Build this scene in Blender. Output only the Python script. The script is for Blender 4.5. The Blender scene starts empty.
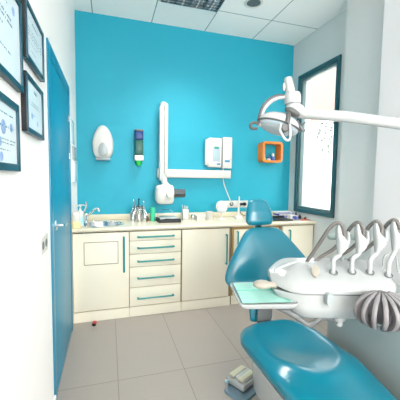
import bpy, bmesh, math, random
from mathutils import Vector as V, Matrix, Euler
random.seed(7)
PI = math.pi
scene = bpy.context.scene
COL = scene.collection

# ------------------------------------------------------------------ camera frame (metres)
H = 1.3314
CR = V((0.95688012, -0.2901543, 0.01381765)); CU = V((0.00768464, 0.07283649, 0.99731429)); CF = V((0.29038146, 0.95420403, -0.07192552))
FPX = 300.734
EYE = V((0, 0, H))
def ray(x, y): return CR * ((x - 200) / FPX) - CU * ((y - 200) / FPX) + CF
def pt(x, y, t): return EYE + ray(x, y) * t
def at(x, y, ax, v):
    d = ray(x, y); i = 'XYZ'.index(ax)
    return EYE + d * ((v - EYE[i]) / d[i])

cam_d = bpy.data.cameras.new('camera'); cam = bpy.data.objects.new('camera', cam_d); COL.objects.link(cam)
cam_d.sensor_fit = 'HORIZONTAL'; cam_d.sensor_width = 36; cam_d.lens = FPX / 400 * 36
cam_d.clip_start = .02
m3 = Matrix((CR, CU, -CF)).transposed()
cam.matrix_world = Matrix.Translation(EYE) @ m3.to_4x4()
scene.camera = cam

# ------------------------------------------------------------------ materials
def srgb(r, g, b):
    f = lambda c: c / 12.92 if c <= .04045 else ((c + .055) / 1.055) ** 2.4
    return (f(r / 255), f(g / 255), f(b / 255), 1)
def M(name, rgb, rough=.5, metal=0, bump=0, bscale=200, coat=0, trans=0, ior=1.45, vary=0, vscale=8, emit=None, spec=.5):
    m = bpy.data.materials.new(name); m.use_nodes = True
    nt = m.node_tree; b = nt.nodes['Principled BSDF']; L = nt.links
    c = srgb(*rgb)
    b.inputs['Base Color'].default_value = c
    b.inputs['Roughness'].default_value = rough; b.inputs['Metallic'].default_value = metal
    b.inputs['Coat Weight'].default_value = coat; b.inputs['Coat Roughness'].default_value = .16 if name == 'blue_upholstery' else .05; b.inputs['Coat IOR'].default_value = 1.6 if name == 'blue_upholstery' else 1.5
    b.inputs['Transmission Weight'].default_value = trans; b.inputs['IOR'].default_value = ior
    b.inputs['Specular IOR Level'].default_value = spec
    tc = nt.nodes.new('ShaderNodeTexCoord')
    n = nt.nodes.new('ShaderNodeTexNoise'); n.inputs['Scale'].default_value = vscale; n.inputs['Detail'].default_value = 3
    L.new(tc.outputs['Object'], n.inputs['Vector'])
    mx = nt.nodes.new('ShaderNodeMixRGB'); mx.blend_type = 'MULTIPLY'; mx.inputs['Color1'].default_value = c
    cr = nt.nodes.new('ShaderNodeValToRGB'); k = 1 - max(vary, .02)
    cr.color_ramp.elements[0].color = (k, k, k, 1); cr.color_ramp.elements[1].color = (1, 1, 1, 1)
    L.new(n.outputs['Fac'], cr.inputs['Fac']); L.new(cr.outputs['Color'], mx.inputs['Color2']); mx.inputs['Fac'].default_value = 1
    L.new(mx.outputs['Color'], b.inputs['Base Color'])
    if bump:
        n2 = nt.nodes.new('ShaderNodeTexNoise'); n2.inputs['Scale'].default_value = bscale; n2.inputs['Detail'].default_value = 4
        L.new(tc.outputs['Object'], n2.inputs['Vector'])
        bp = nt.nodes.new('ShaderNodeBump'); bp.inputs['Strength'].default_value = bump; bp.inputs['Distance'].default_value = .003
        L.new(n2.outputs['Fac'], bp.inputs['Height']); L.new(bp.outputs['Normal'], b.inputs['Normal'])
    if emit:
        b.inputs['Emission Color'].default_value = srgb(*emit[0]); b.inputs['Emission Strength'].default_value = emit[1]
    return m

def grid_mat(name, rgb, line, x0, sx, y0, sy, w, rough, stagger=0, grain=0, bump=0, bscale=60):
    m = M(name, rgb, rough, vary=.05, vscale=3, bump=bump, bscale=bscale)
    nt = m.node_tree; L = nt.links; N = nt.nodes
    b = N['Principled BSDF']; src = b.inputs['Base Color'].links[0].from_socket
    tc = N.new('ShaderNodeTexCoord'); sp = N.new('ShaderNodeSeparateXYZ'); L.new(tc.outputs['Object'], sp.inputs[0])
    def ma(op, a, bb=None, cc=None):
        n = N.new('ShaderNodeMath'); n.operation = op
        for i, v in enumerate((a, bb, cc)):
            if v is None: continue
            if isinstance(v, (int, float)): n.inputs[i].default_value = v
            else: L.new(v, n.inputs[i])
        return n.outputs[0]
    ux = ma('DIVIDE', ma('SUBTRACT', sp.outputs['X'], x0), sx)
    cx = ma('FLOOR', ux)
    off = ma('MULTIPLY', ma('MODULO', ma('ADD', cx, 100), 2), stagger)
    uy = ma('DIVIDE', ma('SUBTRACT', ma('ADD', sp.outputs['Y'], off), y0), sy)
    def near(u, s):
        fr = ma('FRACT', u); d = ma('MINIMUM', fr, ma('SUBTRACT', 1, fr))
        return ma('LESS_THAN', ma('MULTIPLY', d, s), w / 2)
    ln = ma('MAXIMUM', near(ux, sx), near(uy, sy))
    if grain:
        mp = N.new('ShaderNodeMapping'); mp.inputs['Scale'].default_value = (60, 14, 1); L.new(tc.outputs['Object'], mp.inputs[0])
        ns = N.new('ShaderNodeTexNoise'); ns.inputs['Scale'].default_value = 4; ns.inputs['Detail'].default_value = 4; L.new(mp.outputs[0], ns.inputs['Vector'])
        g = ma('MULTIPLY_ADD', ns.outputs['Fac'], grain, 1 - grain / 2)
        wn = N.new('ShaderNodeTexWhiteNoise'); cb = N.new('ShaderNodeCombineXYZ'); L.new(cx, cb.inputs[0]); L.new(ma('FLOOR', uy), cb.inputs[1]); L.new(cb.outputs[0], wn.inputs[0])
        g = ma('MULTIPLY', g, ma('MULTIPLY_ADD', wn.outputs[0], .06, .97))
        mg = N.new('ShaderNodeMixRGB'); mg.blend_type = 'MULTIPLY'; mg.inputs[0].default_value = 1; L.new(src, mg.inputs[1]); L.new(g, mg.inputs[2]); src = mg.outputs[0]
    mx = N.new('ShaderNodeMixRGB'); L.new(ln, mx.inputs[0]); L.new(src, mx.inputs[1]); mx.inputs[2].default_value = srgb(*line)
    L.new(mx.outputs[0], b.inputs['Base Color'])
    return m

m_teal = M('teal_wall_paint', (26, 160, 184), .55, bump=.15, bscale=160, vary=.06, vscale=2)
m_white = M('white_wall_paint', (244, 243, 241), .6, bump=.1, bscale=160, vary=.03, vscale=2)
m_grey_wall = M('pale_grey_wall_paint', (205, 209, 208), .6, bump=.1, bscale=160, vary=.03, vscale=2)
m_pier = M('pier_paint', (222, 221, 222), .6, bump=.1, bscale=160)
m_ceil = grid_mat('ceiling_tiles', (249, 248, 245), (140, 158, 162), -.145, .6, 2.936, .6, .010, .8, bump=.25, bscale=220)
m_floor = grid_mat('grey_floor_tiles', (152, 145, 138), (118, 111, 105), .05, .447, 1.955, .9, .005, .38, stagger=0, grain=.22)
m_door = M('door_blue_lacquer', (10, 136, 170), .32, spec=.3)
m_doorframe = M('door_frame_blue', (10, 126, 160), .3)
m_wframe = M('window_frame_teal', (44, 94, 104), .35)
m_sash = M('window_sash_grey', (96, 124, 128), .35)
m_cream = M('cream_laminate', (240, 234, 214), .38, vary=.02)
m_edge = M('wood_edge', (176, 146, 92), .5, vary=.15, vscale=30)
m_gap = M('shadow_gap_brown', (150, 136, 110), .7)
m_top = M('cream_worktop', (214, 207, 184), .25, coat=.2, vary=.03, vscale=60)
m_handle = M('teal_handle', (30, 140, 140), .3)
m_steel = M('stainless_steel', (200, 203, 206), .2, 1)
m_chrome = M('chrome', (225, 228, 230), .07, 1)
m_dark = M('black_plastic', (30, 32, 36), .4)
m_wplast = M('white_plastic', (208, 208, 203), .3, coat=.2)
m_unit = M('unit_white_enamel', (170, 174, 174), .22, coat=.4)
m_gplast = M('grey_plastic', (104, 108, 108), .4)
m_hose = M('grey_hose', (104, 101, 98), .45)
m_rib = M('grey_silicone', (92, 90, 94), .4)
m_ribedge = M('pale_silicone_edge', (126, 124, 126), .4)
m_blue = M('blue_upholstery', (0, 116, 138), .28, coat=.4, bump=.04, bscale=300)
m_green = M('mint_paper', (150, 200, 188), .7)
m_greenpl = M('green_plastic', (70, 205, 160), .25)
m_orange = M('orange_lacquer', (226, 128, 40), .35)
m_frame = M('picture_frame_teal', (0, 62, 80), .35)
m_framedark = M('picture_frame_side', (18, 20, 24), .4)
m_paper = M('certificate_paper', (226, 236, 240), .25, coat=.3)
m_ink = M('teal_ink', (60, 110, 130), .6)
m_ink2 = M('blue_ink', (132, 160, 200), .6)
m_glass = M('window_glass', (250, 252, 252), .02, trans=1, ior=1.02)
m_lens = M('lamp_lens', (225, 238, 245), .08, trans=.6, ior=1.2)
m_pink = M('pink_render', (148, 126, 118), .9)
m_outwhite = M('outside_white_wall', (245, 245, 245), .9)
m_leaf = M('grey_leaf', (84, 98, 92), .6)
m_ground = M('outside_paving', (190, 188, 184), .9)
m_yellow = M('yellow_soap', (240, 230, 176), .25)
m_label = M('cyan_label', (160, 214, 220), .5)
m_bluebox = M('blue_print', (70, 90, 170), .5)
m_red = M('red_plastic', (190, 60, 60), .4)
m_brown = M('brown_glass', (110, 80, 50), .3)
m_darkblue = M('dark_blue_liquid', (16, 52, 112), .3)
m_darkgreen = M('dark_green_liquid', (8, 84, 72), .3)
m_brightgreen = M('bright_green_cap', (40, 190, 80), .35)
m_pad = M('olive_rubber', (186, 184, 160), .6)
m_plate = M('pedal_plate', (120, 140, 152), .3, .6)
m_console = M('console_grey', (150, 160, 158), .3, coat=.3)
m_btn = M('beige_button', (158, 153, 142), .4)
m_dgrey = M('lamp_grey', (84, 86, 86), .4)
m_lightdiff = M('light_diffuser', (250, 250, 250), .5, emit=((255, 252, 245), 2.0))
m_lip = M('pale_grey_plastic', (158, 168, 170), .3)
m_alu = M('louvre_aluminium', (190, 196, 200), .18, 1)
m_tube = M('fluorescent_tube', (240, 240, 240), .4)

# ------------------------------------------------------------------ mesh helpers
MW = {}
def B(): return bmesh.new()
def box(bm, x0, x1, y0, y1, z0, z1, bev=0, seg=2, mat=None):
    r = bmesh.ops.create_cube(bm, size=1)
    vs = r['verts']
    for v in vs:
        v.co = V(((x0 + x1) / 2 + v.co.x * (x1 - x0), (y0 + y1) / 2 + v.co.y * (y1 - y0), (z0 + z1) / 2 + v.co.z * (z1 - z0)))
    if bev:
        es = list({e for v in vs for e in v.link_edges})
        rr = bmesh.ops.bevel(bm, geom=es, offset=bev, segments=seg, profile=.5, affect='EDGES')
        vs = list({v for v in rr['verts']} | {v for v in vs if v.is_valid})
    if mat is not None:
        for v in vs: v.co = mat @ v.co
    return vs
def loft(bm, rings, cap=True, closed=False):
    R = [[bm.verts.new(p) for p in r] for r in rings]
    n = len(R[0]); k = len(R)
    for i in range(k if closed else k - 1):
        a, b = R[i], R[(i + 1) % k]
        for j in range(n):
            bm.faces.new((a[j], a[(j + 1) % n], b[(j + 1) % n], b[j]))
    if cap and not closed:
        bm.faces.new(R[0][::-1]); bm.faces.new(R[-1])
def ring(c, ux, uy, a, b, n=20, e=2.0):
    out = []
    for i in range(n):
        t = 2 * PI * i / n; cs, sn = math.cos(t), math.sin(t)
        x = math.copysign(abs(cs) ** (2 / e), cs) * a; y = math.copysign(abs(sn) ** (2 / e), sn) * b
        out.append(V(c) + V(ux) * x + V(uy) * y)
    return out
def curve(pts, k=6, closed=False):
    P = [V(p) for p in pts]; n = len(P); out = []
    rng = n if closed else n - 1
    for i in range(rng):
        p0 = P[(i - 1) % n] if closed or i > 0 else P[0] * 2 - P[1]
        p1, p2 = P[i], P[(i + 1) % n]
        p3 = P[(i + 2) % n] if closed or i + 2 < n else P[-1] * 2 - P[-2]
        for j in range(k):
            t = j / k
            out.append(.5 * ((2 * p1) + (p2 - p0) * t + (2 * p0 - 5 * p1 + 4 * p2 - p3) * t * t + (3 * p1 - p0 - 3 * p2 + p3) * t ** 3))
    if not closed: out.append(P[-1])
    return out
def tube(bm, pts, r, n=10, closed=False, cap=True):
    P = [V(p) for p in pts]; k = len(P)
    rs = r if isinstance(r, (list, tuple)) else [r] * k
    if len(rs) != k:
        rs = [rs[0] + (rs[-1] - rs[0]) * i / (k - 1) for i in range(k)] if len(rs) == 2 else rs
    def tan(i):
        if closed: return (P[(i + 1) % k] - P[i - 1]).normalized()
        return (P[min(i + 1, k - 1)] - P[max(i - 1, 0)]).normalized()
    t0 = tan(0); up = V((0, 0, 1)) if abs(t0.z) < .9 else V((1, 0, 0))
    u = (up - t0 * up.dot(t0)).normalized(); rings = []
    for i in range(k):
        t = tan(i); u = (u - t * u.dot(t)).normalized(); w = t.cross(u)
        rings.append(ring(P[i], u, w, rs[i], rs[i], n))
    loft(bm, rings, cap, closed)
def lathe(bm, prof, c=(0, 0, 0), n=24, axis=(0, 0, 1), sx=1, sy=1):
    a = V(axis).normalized(); up = V((1, 0, 0)) if abs(a.x) < .9 else V((0, 1, 0))
    u = (up - a * up.dot(a)).normalized(); w = a.cross(u)
    loft(bm, [ring(V(c) + a * z, u, w, max(r, 1e-4) * sx, max(r, 1e-4) * sy, n) for r, z in prof])
def ell(bm, c, ax, ay, az, a, b, d, n=20, k=12):
    rings = []
    for i in range(k + 1):
        th = PI * i / k; s = max(math.sin(th), .004)
        rings.append(ring(V(c) - V(az) * math.cos(th) * d, ax, ay, a * s, b * s, n))
    loft(bm, rings)
def prism(bm, poly, depth):      # poly: list of 3D points, extruded by vector
    a = [V(p) for p in poly]; loft(bm, [a, [p + V(depth) for p in a]])
def rrect(w, h, r, n=5):
    out = []
    for cx, cy, a0 in ((w / 2 - r, h / 2 - r, 0), (-w / 2 + r, h / 2 - r, 90), (-w / 2 + r, -h / 2 + r, 180), (w / 2 - r, -h / 2 + r, 270)):
        for i in range(n):
            a = math.radians(a0 + 90 * i / (n - 1)); out.append((cx + r * math.cos(a), cy + r * math.sin(a)))
    return out
def tag(o, label, cat, group=None):
    o['label'] = label; o['category'] = cat
    if group: o['group'] = group
    return o
def thing(name, loc, label, cat, rz=0, group=None):
    o = bpy.data.objects.new(name, None); COL.objects.link(o); o.empty_display_size = .05
    o.location = loc; o.rotation_euler = (0, 0, rz)
    MW[o.name] = Matrix.LocRotScale(V(loc), Euler((0, 0, rz)), None)
    return tag(o, label, cat, group)
def obj(name, bm, mat, parent=None, local=False, ang=38, label=None):
    bmesh.ops.recalc_face_normals(bm, faces=bm.faces)
    me = bpy.data.meshes.new(name)
    if parent is None:
        if not local:
            xs = [v.co for v in bm.verts]
            loc = V(((min(c.x for c in xs) + max(c.x for c in xs)) / 2, (min(c.y for c in xs) + max(c.y for c in xs)) / 2, min(c.z for c in xs)))
        else: loc = V((0, 0, 0))
        T = Matrix.Translation(loc)
    else: T = MW[parent.name]; loc = V((0, 0, 0))
    if not local: bm.transform(T.inverted())
    for f in bm.faces: f.smooth = True
    bm.to_mesh(me); bm.free()
    me.set_sharp_from_angle(angle=math.radians(ang))
    mats = mat if isinstance(mat, (list, tuple)) else [mat]
    for mm in mats: me.materials.append(mm)
    o = bpy.data.objects.new(name, me); COL.objects.link(o)
    if parent is not None: o.parent = parent
    else: o.location = loc
    MW[o.name] = T
    if label: o['label'] = label
    return o
def struct(name, bm, mat, parent=None, ang=38):
    o = obj(name, bm, mat, parent, ang=ang)
    if parent is None: o['kind'] = 'structure'
    return o
def bx(*a, **k):
    b = B(); box(b, *a, **k); return b

# ------------------------------------------------------------------ the room
XL, XR, YB, YN, ZC = -.314, 2.225, 3.379, -1.9, 2.997
WT = .12
b = bx(XL - .2, XR + .2, YN - .1, YB + .2, -.08, 0)
f = struct('floor', b, m_floor); 
# floor and ceiling patterns are laid out in room coordinates
def recenter(o):
    o.data.transform(Matrix.Translation(o.location)); o.location = (0, 0, 0)
recenter(f)
c = struct('ceiling', bx(XL - .2, XR + .2, YN - .1, YB + .2, ZC, ZC + .1), m_ceil); recenter(c)
struct('wall_back', bx(XL - WT, XR + .18, YB, YB + WT, 0, ZC), m_teal)
struct('wall_left', bx(XL - WT, XL, YN, YB, 0, ZC), m_white)
FX0, FX1, FZ0, FZ1 = .1, 2.0, .9, 2.6
b = B(); box(b, XL - WT, FX0, YN - WT, YN, 0, ZC); box(b, FX1, XR + .18, YN - WT, YN, 0, ZC); box(b, FX0, FX1, YN - WT, YN, 0, FZ0); box(b, FX0, FX1, YN - WT, YN, FZ1, ZC)
struct('wall_front', b, m_white)
# right wall with the window opening
WY0, WY1, WZ0, WZ1 = 2.544, 3.238, .941, 2.578
b = B(); X1 = XR + .18
box(b, XR, X1, YN, WY0, 0, ZC); box(b, XR, X1, WY1, YB, 0, ZC); box(b, XR, X1, WY0, WY1, 0, WZ0); box(b, XR, X1, WY0, WY1, WZ1, ZC)
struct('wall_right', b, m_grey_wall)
# stepped pier and the brighter casing nearer the viewer
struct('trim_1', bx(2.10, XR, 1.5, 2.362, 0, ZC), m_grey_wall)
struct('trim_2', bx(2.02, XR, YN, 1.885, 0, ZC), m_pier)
struct('baseboard_left', bx(XL, XL + .012, YN, 1.84, 0, .06, bev=.004), m_white)

# window
def frame_bm(x0, x1, y0, y1, z0, z1, w, bev=.005):
    b = B()
    box(b, x0, x1, y0, y0 + w, z0, z1, bev); box(b, x0, x1, y1 - w, y1, z0, z1, bev)
    box(b, x0, x1, y0 + w, y1 - w, z0, z0 + w, bev); box(b, x0, x1, y0 + w, y1 - w, z1 - w, z1, bev)
    return b
w1 = struct('window_1', frame_bm(XR - .02, XR + .07, WY0, WY1, WZ0, WZ1, .042), m_wframe)
obj('sash', frame_bm(XR + .0, XR + .05, WY0 + .042, WY1 - .042, WZ0 + .042, WZ1 - .042, .032), m_sash, w1)
obj('pane', bx(XR + .02, XR + .026, WY0 + .07, WY1 - .07, WZ0 + .07, WZ1 - .07), m_glass, w1)

b = frame_bm(0, .06, FX0, FX1, FZ0, FZ1, .06)
for v in b.verts: v.co = V((v.co.y, YN - .08 + v.co.x, v.co.z))
w2 = struct('added_fill_window', b, m_wframe)  # added unseen window behind the viewer, opened for front fill light
obj('pane', bx(FX0 + .06, FX1 - .06, YN - .056, YN - .05, FZ0 + .06, FZ1 - .06), m_glass, w2)

# door
DY0, DY1, DT = 1.835, 2.778, 2.072
b = B()
FW = .075
box(b, XL, XL + .008, DY0, DY0 + FW, 0, DT, .003); box(b, XL, XL + .008, DY1 - FW, DY1, 0, DT, .003); box(b, XL, XL + .008, DY0 + FW, DY1 - FW, DT - FW, DT, .003)
d1 = struct('door_1', b, m_doorframe)
obj('door_leaf', bx(XL, XL + .004, DY0 + FW + .003, DY1 - FW - .003, .006, DT - FW - .003, bev=.002), m_door, d1)
b = B()
hy, hz = 1.985, 1.035
lathe(b, [(.022, 0), (.022, .008), (.012, .011), (.011, .045)], (XL + .004, hy, hz), 16, (1, 0, 0))
tube(b, curve([(XL + .052, hy - .008, hz), (XL + .056, hy + .02, hz), (XL + .052, hy + .07, hz - .004), (XL + .05, hy + .125, hz - .008)]), .009)
box(b, XL + .003, XL + .009, hy - .02, hy + .02, hz - .03, hz + .03, .003)
obj('door_handle', b, m_chrome, d1)
for z in (1.80, 1.50, .95):
    b = B(); lathe(b, [(.004, -.025), (.004, .025)], (XL + .008, DY1 - FW, z), 10)
    obj('hinge', b, m_steel, d1)

# ------------------------------------------------------------------ outside
struct('ground', bx(-9, 14, -12, 26, -.3, -.09), m_ground)
b = bx(7.0, 7.3, -2, 24, -.09, 5.4); o = obj('neighbouring_building', b, m_pink); tag(o, 'pinkish plain building face seen through the upper window pane', 'building')
p = at(320, 121, 'X', 4.2)
o = obj('garden_wall', bx(4.2, 4.35, 1.5, 14, -.09, p.z, bev=.02), m_outwhite); tag(o, 'bright white wall outside filling the lower window pane', 'wall')
cp = thing('creeper', (4.2, at(326, 130, 'X', 4.18).y, p.z), 'sparse grey leafed creeper hanging over the white wall outside', 'plant')
q0 = at(334, 119, 'X', 4.17)
b = B(); paths = [[(330, 119), (326, 132), (322, 146), (325, 158)], [(333, 119), (331, 135), (328, 150)], [(326, 120), (320, 128), (317, 140)]]
for pa in paths: tube(b, curve([at(x, y, 'X', 4.194) for x, y in pa]), .006, 6)
obj('stem', b, m_leaf, cp)
b = B()
for pa in paths:
    for s in curve([at(x, y, 'X', 4.185) for x, y in pa], 5)[1:]:
        for k in range(1):
            a = random.uniform(0, 2 * PI); L_ = random.uniform(.06, .11); d = V((random.uniform(-.3, 0), math.cos(a), math.sin(a))).normalized(); w = d.cross(V((1, 0, 0))).normalized() * L_ * .28
            prism(b, [s, s + d * L_ * .4 + w, s + d * L_, s + d * L_ * .4 - w], V((-.004, 0, 0)))
obj('leaves', b, m_leaf, cp)

# ------------------------------------------------------------------ base cabinets
YD = 2.853            # door faces
YC = YD + .018        # carcass front
YW = YB - .002
def bar_handle(b, p0, p1, r=.008, out=.030):
    p0, p1 = V(p0), V(p1); d = (p1 - p0).normalized() * .014; o_ = V((0, -out, 0))
    tube(b, curve([p0, p0 + o_ * .75, p0 + o_ + d, (p0 + p1) / 2 + o_, p1 + o_ - d, p1 + o_ * .75, p1], 4), r, 8)
def cab(x0, x1, label, zt=.826, yo=0):
    t = thing('base_cabinet', ((x0 + x1) / 2, (YD + YB) / 2, 0), label, 'cabinet')
    obj('carcass', bx(x0, x1, YC + yo, YW, .0, zt), m_gap if yo == 0 else m_edge, t)
    obj('plinth', bx(x0 + .001, x1 - .001, YD + .002 + yo, YC - .001 + yo, 0, .094), m_cream, t)
    return t
def front(t, name, x0, x1, z0, z1, h0, h1, yo=0):
    o = obj(name, bx(x0, x1, YD + yo, YC - .0005 + yo, z0, z1, bev=.0025), m_cream, t)
    b = B(); bar_handle(b, (h0[0], YD + yo, h0[1]), (h1[0], YD + yo, h1[1]))
    obj('handle', b, m_handle, o, label='teal bar handle')
    return o
c1 = cab(XL + .002, .1805, 'cream sink cabinet with one wide door and square access flap', .66)
dd = front(c1, 'door', XL + .004, .178, .102, .822, (.133, .455), (.133, .776))
b = B()
fx0, fx1, fz0, fz1 = -.216, .079, .532, .738
for e in ((fx0, fx1, fz0 - .003, fz0 + .003), (fx0, fx1, fz1 - .003, fz1 + .003), (fx0 - .003, fx0 + .003, fz0, fz1), (fx1 - .003, fx1 + .003, fz0, fz1)):
    box(b, e[0], e[1], YD - .002, YD + .004, e[2], e[3])
obj('access_flap_outline', b, m_gap, dd)
c2 = cab(.1815, .684, 'cream drawer unit with five teal handled drawers')
for (z0, z1), hz in zip(((.736, .822), (.609, .731), (.485, .604), (.286, .480), (.102, .281)), (.774, .668, .540, .377, .182)):
    front(c2, 'drawer', .184, .678, z0, z1, (.262, hz), (.600, hz))
c3 = cab(.686, 1.215, 'plain cream cabinet with one door right of the drawers')
front(c3, 'door', .692, 1.192, .102, .822, (1.157, .455), (1.157, .756))
c4 = cab(1.230, 1.795, 'cream cabinet with wooden edges directly behind the blue chair back', .826, .012)
front(c4, 'door', 1.252, 1.775, .102, .800, (1.284, .46), (1.284, .78), .012)
c5 = cab(1.805, XR - .006, 'cream corner cabinet under the window with handle on its left')
front(c5, 'door', 1.822, XR - .012, .102, .822, (1.900, .46), (1.900, .775))
struct_top = None
# worktop with a sink cut-out
SX, SY, SA, SB = -.068, 3.063, .208, .186
wt = thing('worktop', (.95, (2.83 + YB) / 2, .834), 'long cream worktop along the teal wall above the cabinets', 'worktop')
b = B()
z0, z1 = .834, .872
outer = [(XL + .003, 2.836), (XL + .003, YB - .003), (XR - .004, YB - .003), (XR - .004, 2.836)]
ov = [b.verts.new((x, y, z1)) for x, y in outer]; NS = 40
iv = [b.verts.new((SX + (SA - .008) * math.cos(2 * PI * i / NS), SY + (SB - .008) * math.sin(2 * PI * i / NS), z1)) for i in range(NS)]
es = [b.edges.new((ov[i], ov[(i + 1) % 4])) for i in range(4)] + [b.edges.new((iv[i], iv[(i + 1) % NS])) for i in range(NS)]
bmesh.ops.triangle_fill(b, use_beauty=True, use_dissolve=False, edges=es)
bmesh.ops.recalc_face_normals(b, faces=b.faces)
r = bmesh.ops.extrude_face_region(b, geom=list(b.faces))
for v in [g for g in r['geom'] if isinstance(g, bmesh.types.BMVert)]: v.co.z = z0
obj('slab', b, m_top, wt)
b = B(); tube(b, [(XL + .003, 2.838, .853), (XR - .004, 2.838, .853)], .019, 16); obj('rounded_front_edge', b, m_top, wt)
b = bx(XL + .003, XR - .004, YB - .022, YB - .001, .872, .932, bev=.006); obj('backsplash', b, m_top, wt)

# sink
sk = thing('sink', (SX, SY, .872), 'oval stainless steel sink let into the worktop', 'sink')
b = B()
prof = [(1.03, .002), (1.02, .006), (.97, .006), (.94, -.002), (.90, -.05), (.75, -.10), (.4, -.118), (.02, -.12)]
loft(b, [ring((SX, SY, .872 + z), (1, 0, 0), (0, 1, 0), SA * k, SB * k, 40) for k, z in prof], cap=False)
obj('basin', b, m_chrome, sk)
b = B(); lathe(b, [(.028, -.119), (.028, -.115), (.012, -.114), (.01, -.117)], (SX, SY, .872), 20); obj('drain', b, m_dark, sk)
# faucet
fx, fy = -.225, 3.275
ft = thing('tap', (fx, fy, .872), 'chrome mixer tap with raised lever behind the oval sink', 'tap')
b = B(); lathe(b, [(.026, 0), (.026, .006), (.02, .012), (.019, .06), (.021, .075), (.017, .09)], (fx, fy, .872), 18); obj('body', b, m_chrome, ft)
b = B(); tube(b, curve([(fx, fy, .925), (fx + .05, fy - .04, .965), at(94, 209.8, 'Y', 3.08), at(98, 208.5, 'Y', 3.05), at(99.2, 211.5, 'Y', 3.04)]), .011, 12); obj('spout', b, m_chrome, ft)
b = B(); tube(b, curve([(fx, fy, .955), at(84, 213, 'Y', 3.18), at(86.5, 206, 'Y', 3.16), at(86.2, 201.5, 'Y', 3.15)]), [.010, .008], 10); obj('lever', b, m_chrome, ft)

# soap bottles
def soap(x, y, r, h, label, lower, lab):
    t = thing('soap_bottle', (x, y, .872), label, 'bottle')
    b = B(); lathe(b, [(r * .9, .0005), (r, .006), (r, h * .4), (r * .99, h * .41)], (x, y, .872), 20); obj('liquid', b, lower, t)
    b = B(); lathe(b, [(r * .99, h * .41), (r, h * .42), (r, h * .86), (r * .7, h * .95), (r * .35, h)], (x, y, .872), 20); obj('bottle_body', b, m_wplast, t)
    b = B(); lathe(b, [(r * .4, h), (r * .4, h + .014), (r * .15, h + .015), (r * .15, h + .042), (r * .36, h + .044), (r * .36, h + .054)], (x, y, .872), 14)
    tube(b, [(x, y, .872 + h + .049), (x + .03, y - .012, .872 + h + .05), (x + .045, y - .018, .872 + h + .042)], .005, 8); obj('pump', b, m_wplast, t)
    if lab:
        b = B(); lathe(b, [(r * 1.01, h * .2), (r * 1.015, h * .21), (r * 1.015, h * .6), (r * 1.01, h * .61)], (x, y, .872), 20); obj('bottle_label', b, lab, t)
soap(-.279, 2.880, .034, .15, 'white pump bottle with yellow soap next to the blue door', m_yellow, None)
soap(-.252, 2.962, .029, .15, 'white pump bottle with a pale blue label nearest the sink', m_wplast, m_label)

# steel cup with pliers
cx, cy = .300, 3.20
t = thing('instrument_cup', (cx, cy, .872), 'steel instrument cup ringed with pliers on the worktop', 'cup')
b = B(); lathe(b, [(.044, 0), (.047, .004), (.047, .150), (.050, .154), (.045, .154), (.043, .01), (.001, .008)], (cx, cy, .872), 24); obj('cup_body', b, m_steel, t)
b = B(); tube(b, [(cx + .062 * math.cos(a * PI / 12), cy + .062 * math.sin(a * PI / 12), 1.0) for a in range(24)], .003, 6, closed=True); obj('hanging_ring', b, m_steel, t)
proto = thing('dental_pliers', (cx, cy, .905), 'steel dental pliers hung round the instrument cup', 'pliers', 0, 'pliers around the steel cup')
PL = MW[proto.name]
b = B()
for s in (-1, 1):
    tube(b, curve([(.062, 0.004 * s, .085), (.078, .013 * s, .05), (.084, .016 * s, .01), (.084, .014 * s, -.022)]), .006, 8)
obj('handle_pair', b, m_steel, proto, local=True)
b = B(); ell(b, (.060, 0, .095), (1, 0, 0), (0, 1, 0), (0, 0, 1), .008, .011, .014, 10, 8); tube(b, [(.06, 0, .1), (.056, 0, .13), (.05, 0, .14)], [.007, .003], 8); obj('jaw', b, m_steel, proto, local=True)
for i in range(1, 8):
    r_ = proto.copy(); COL.objects.link(r_); r_.rotation_euler.z = i * 2 * PI / 8 + .15
    for ch in proto.children:
        c_ = ch.copy(); COL.objects.link(c_); c_.parent = r_
proto.rotation_euler.z = .15
# tools standing in the cup
for k, (dx, dy, lx, top, mm, lab) in enumerate(((-.02, .0, -.03, 1.085, m_steel, 'steel probe leaning left in the instrument cup'), (.0, .015, .005, 1.10, m_dark, 'dark handled tool standing upright in the instrument cup'), (.022, -.005, .03, 1.075, m_steel, 'steel tool leaning right in the instrument cup'))):
    b = B(); tube(b, [(cx + dx * .5, cy + dy, .885), (cx + dx + lx, cy + dy, top)], .006, 8); ell(b, (cx + dx + lx, cy + dy, top), (1, 0, 0), (0, 1, 0), (0, 0, 1), .009, .006, .014, 10, 6)
    tag(obj('dental_tool', b, mm), lab, 'tool')

# little brown bottle, green tumbler
b = B(); lathe(b, [(.016, 0), (.018, .003), (.018, .035), (.009, .042), (.009, .052), (.001, .053)], (.392, 3.19, .872), 14); tag(obj('small_bottle', b, m_brown), 'tiny brown bottle between the steel cup and green tumbler', 'bottle')
b = B(); lathe(b, [(.024, 0), (.025, .002), (.030, .145), (.028, .145), (.023, .006), (.001, .005)], (.447, 3.19, .872), 20); tag(obj('tumbler', b, m_greenpl), 'green translucent plastic tumbler on the worktop', 'tumbler')

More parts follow.
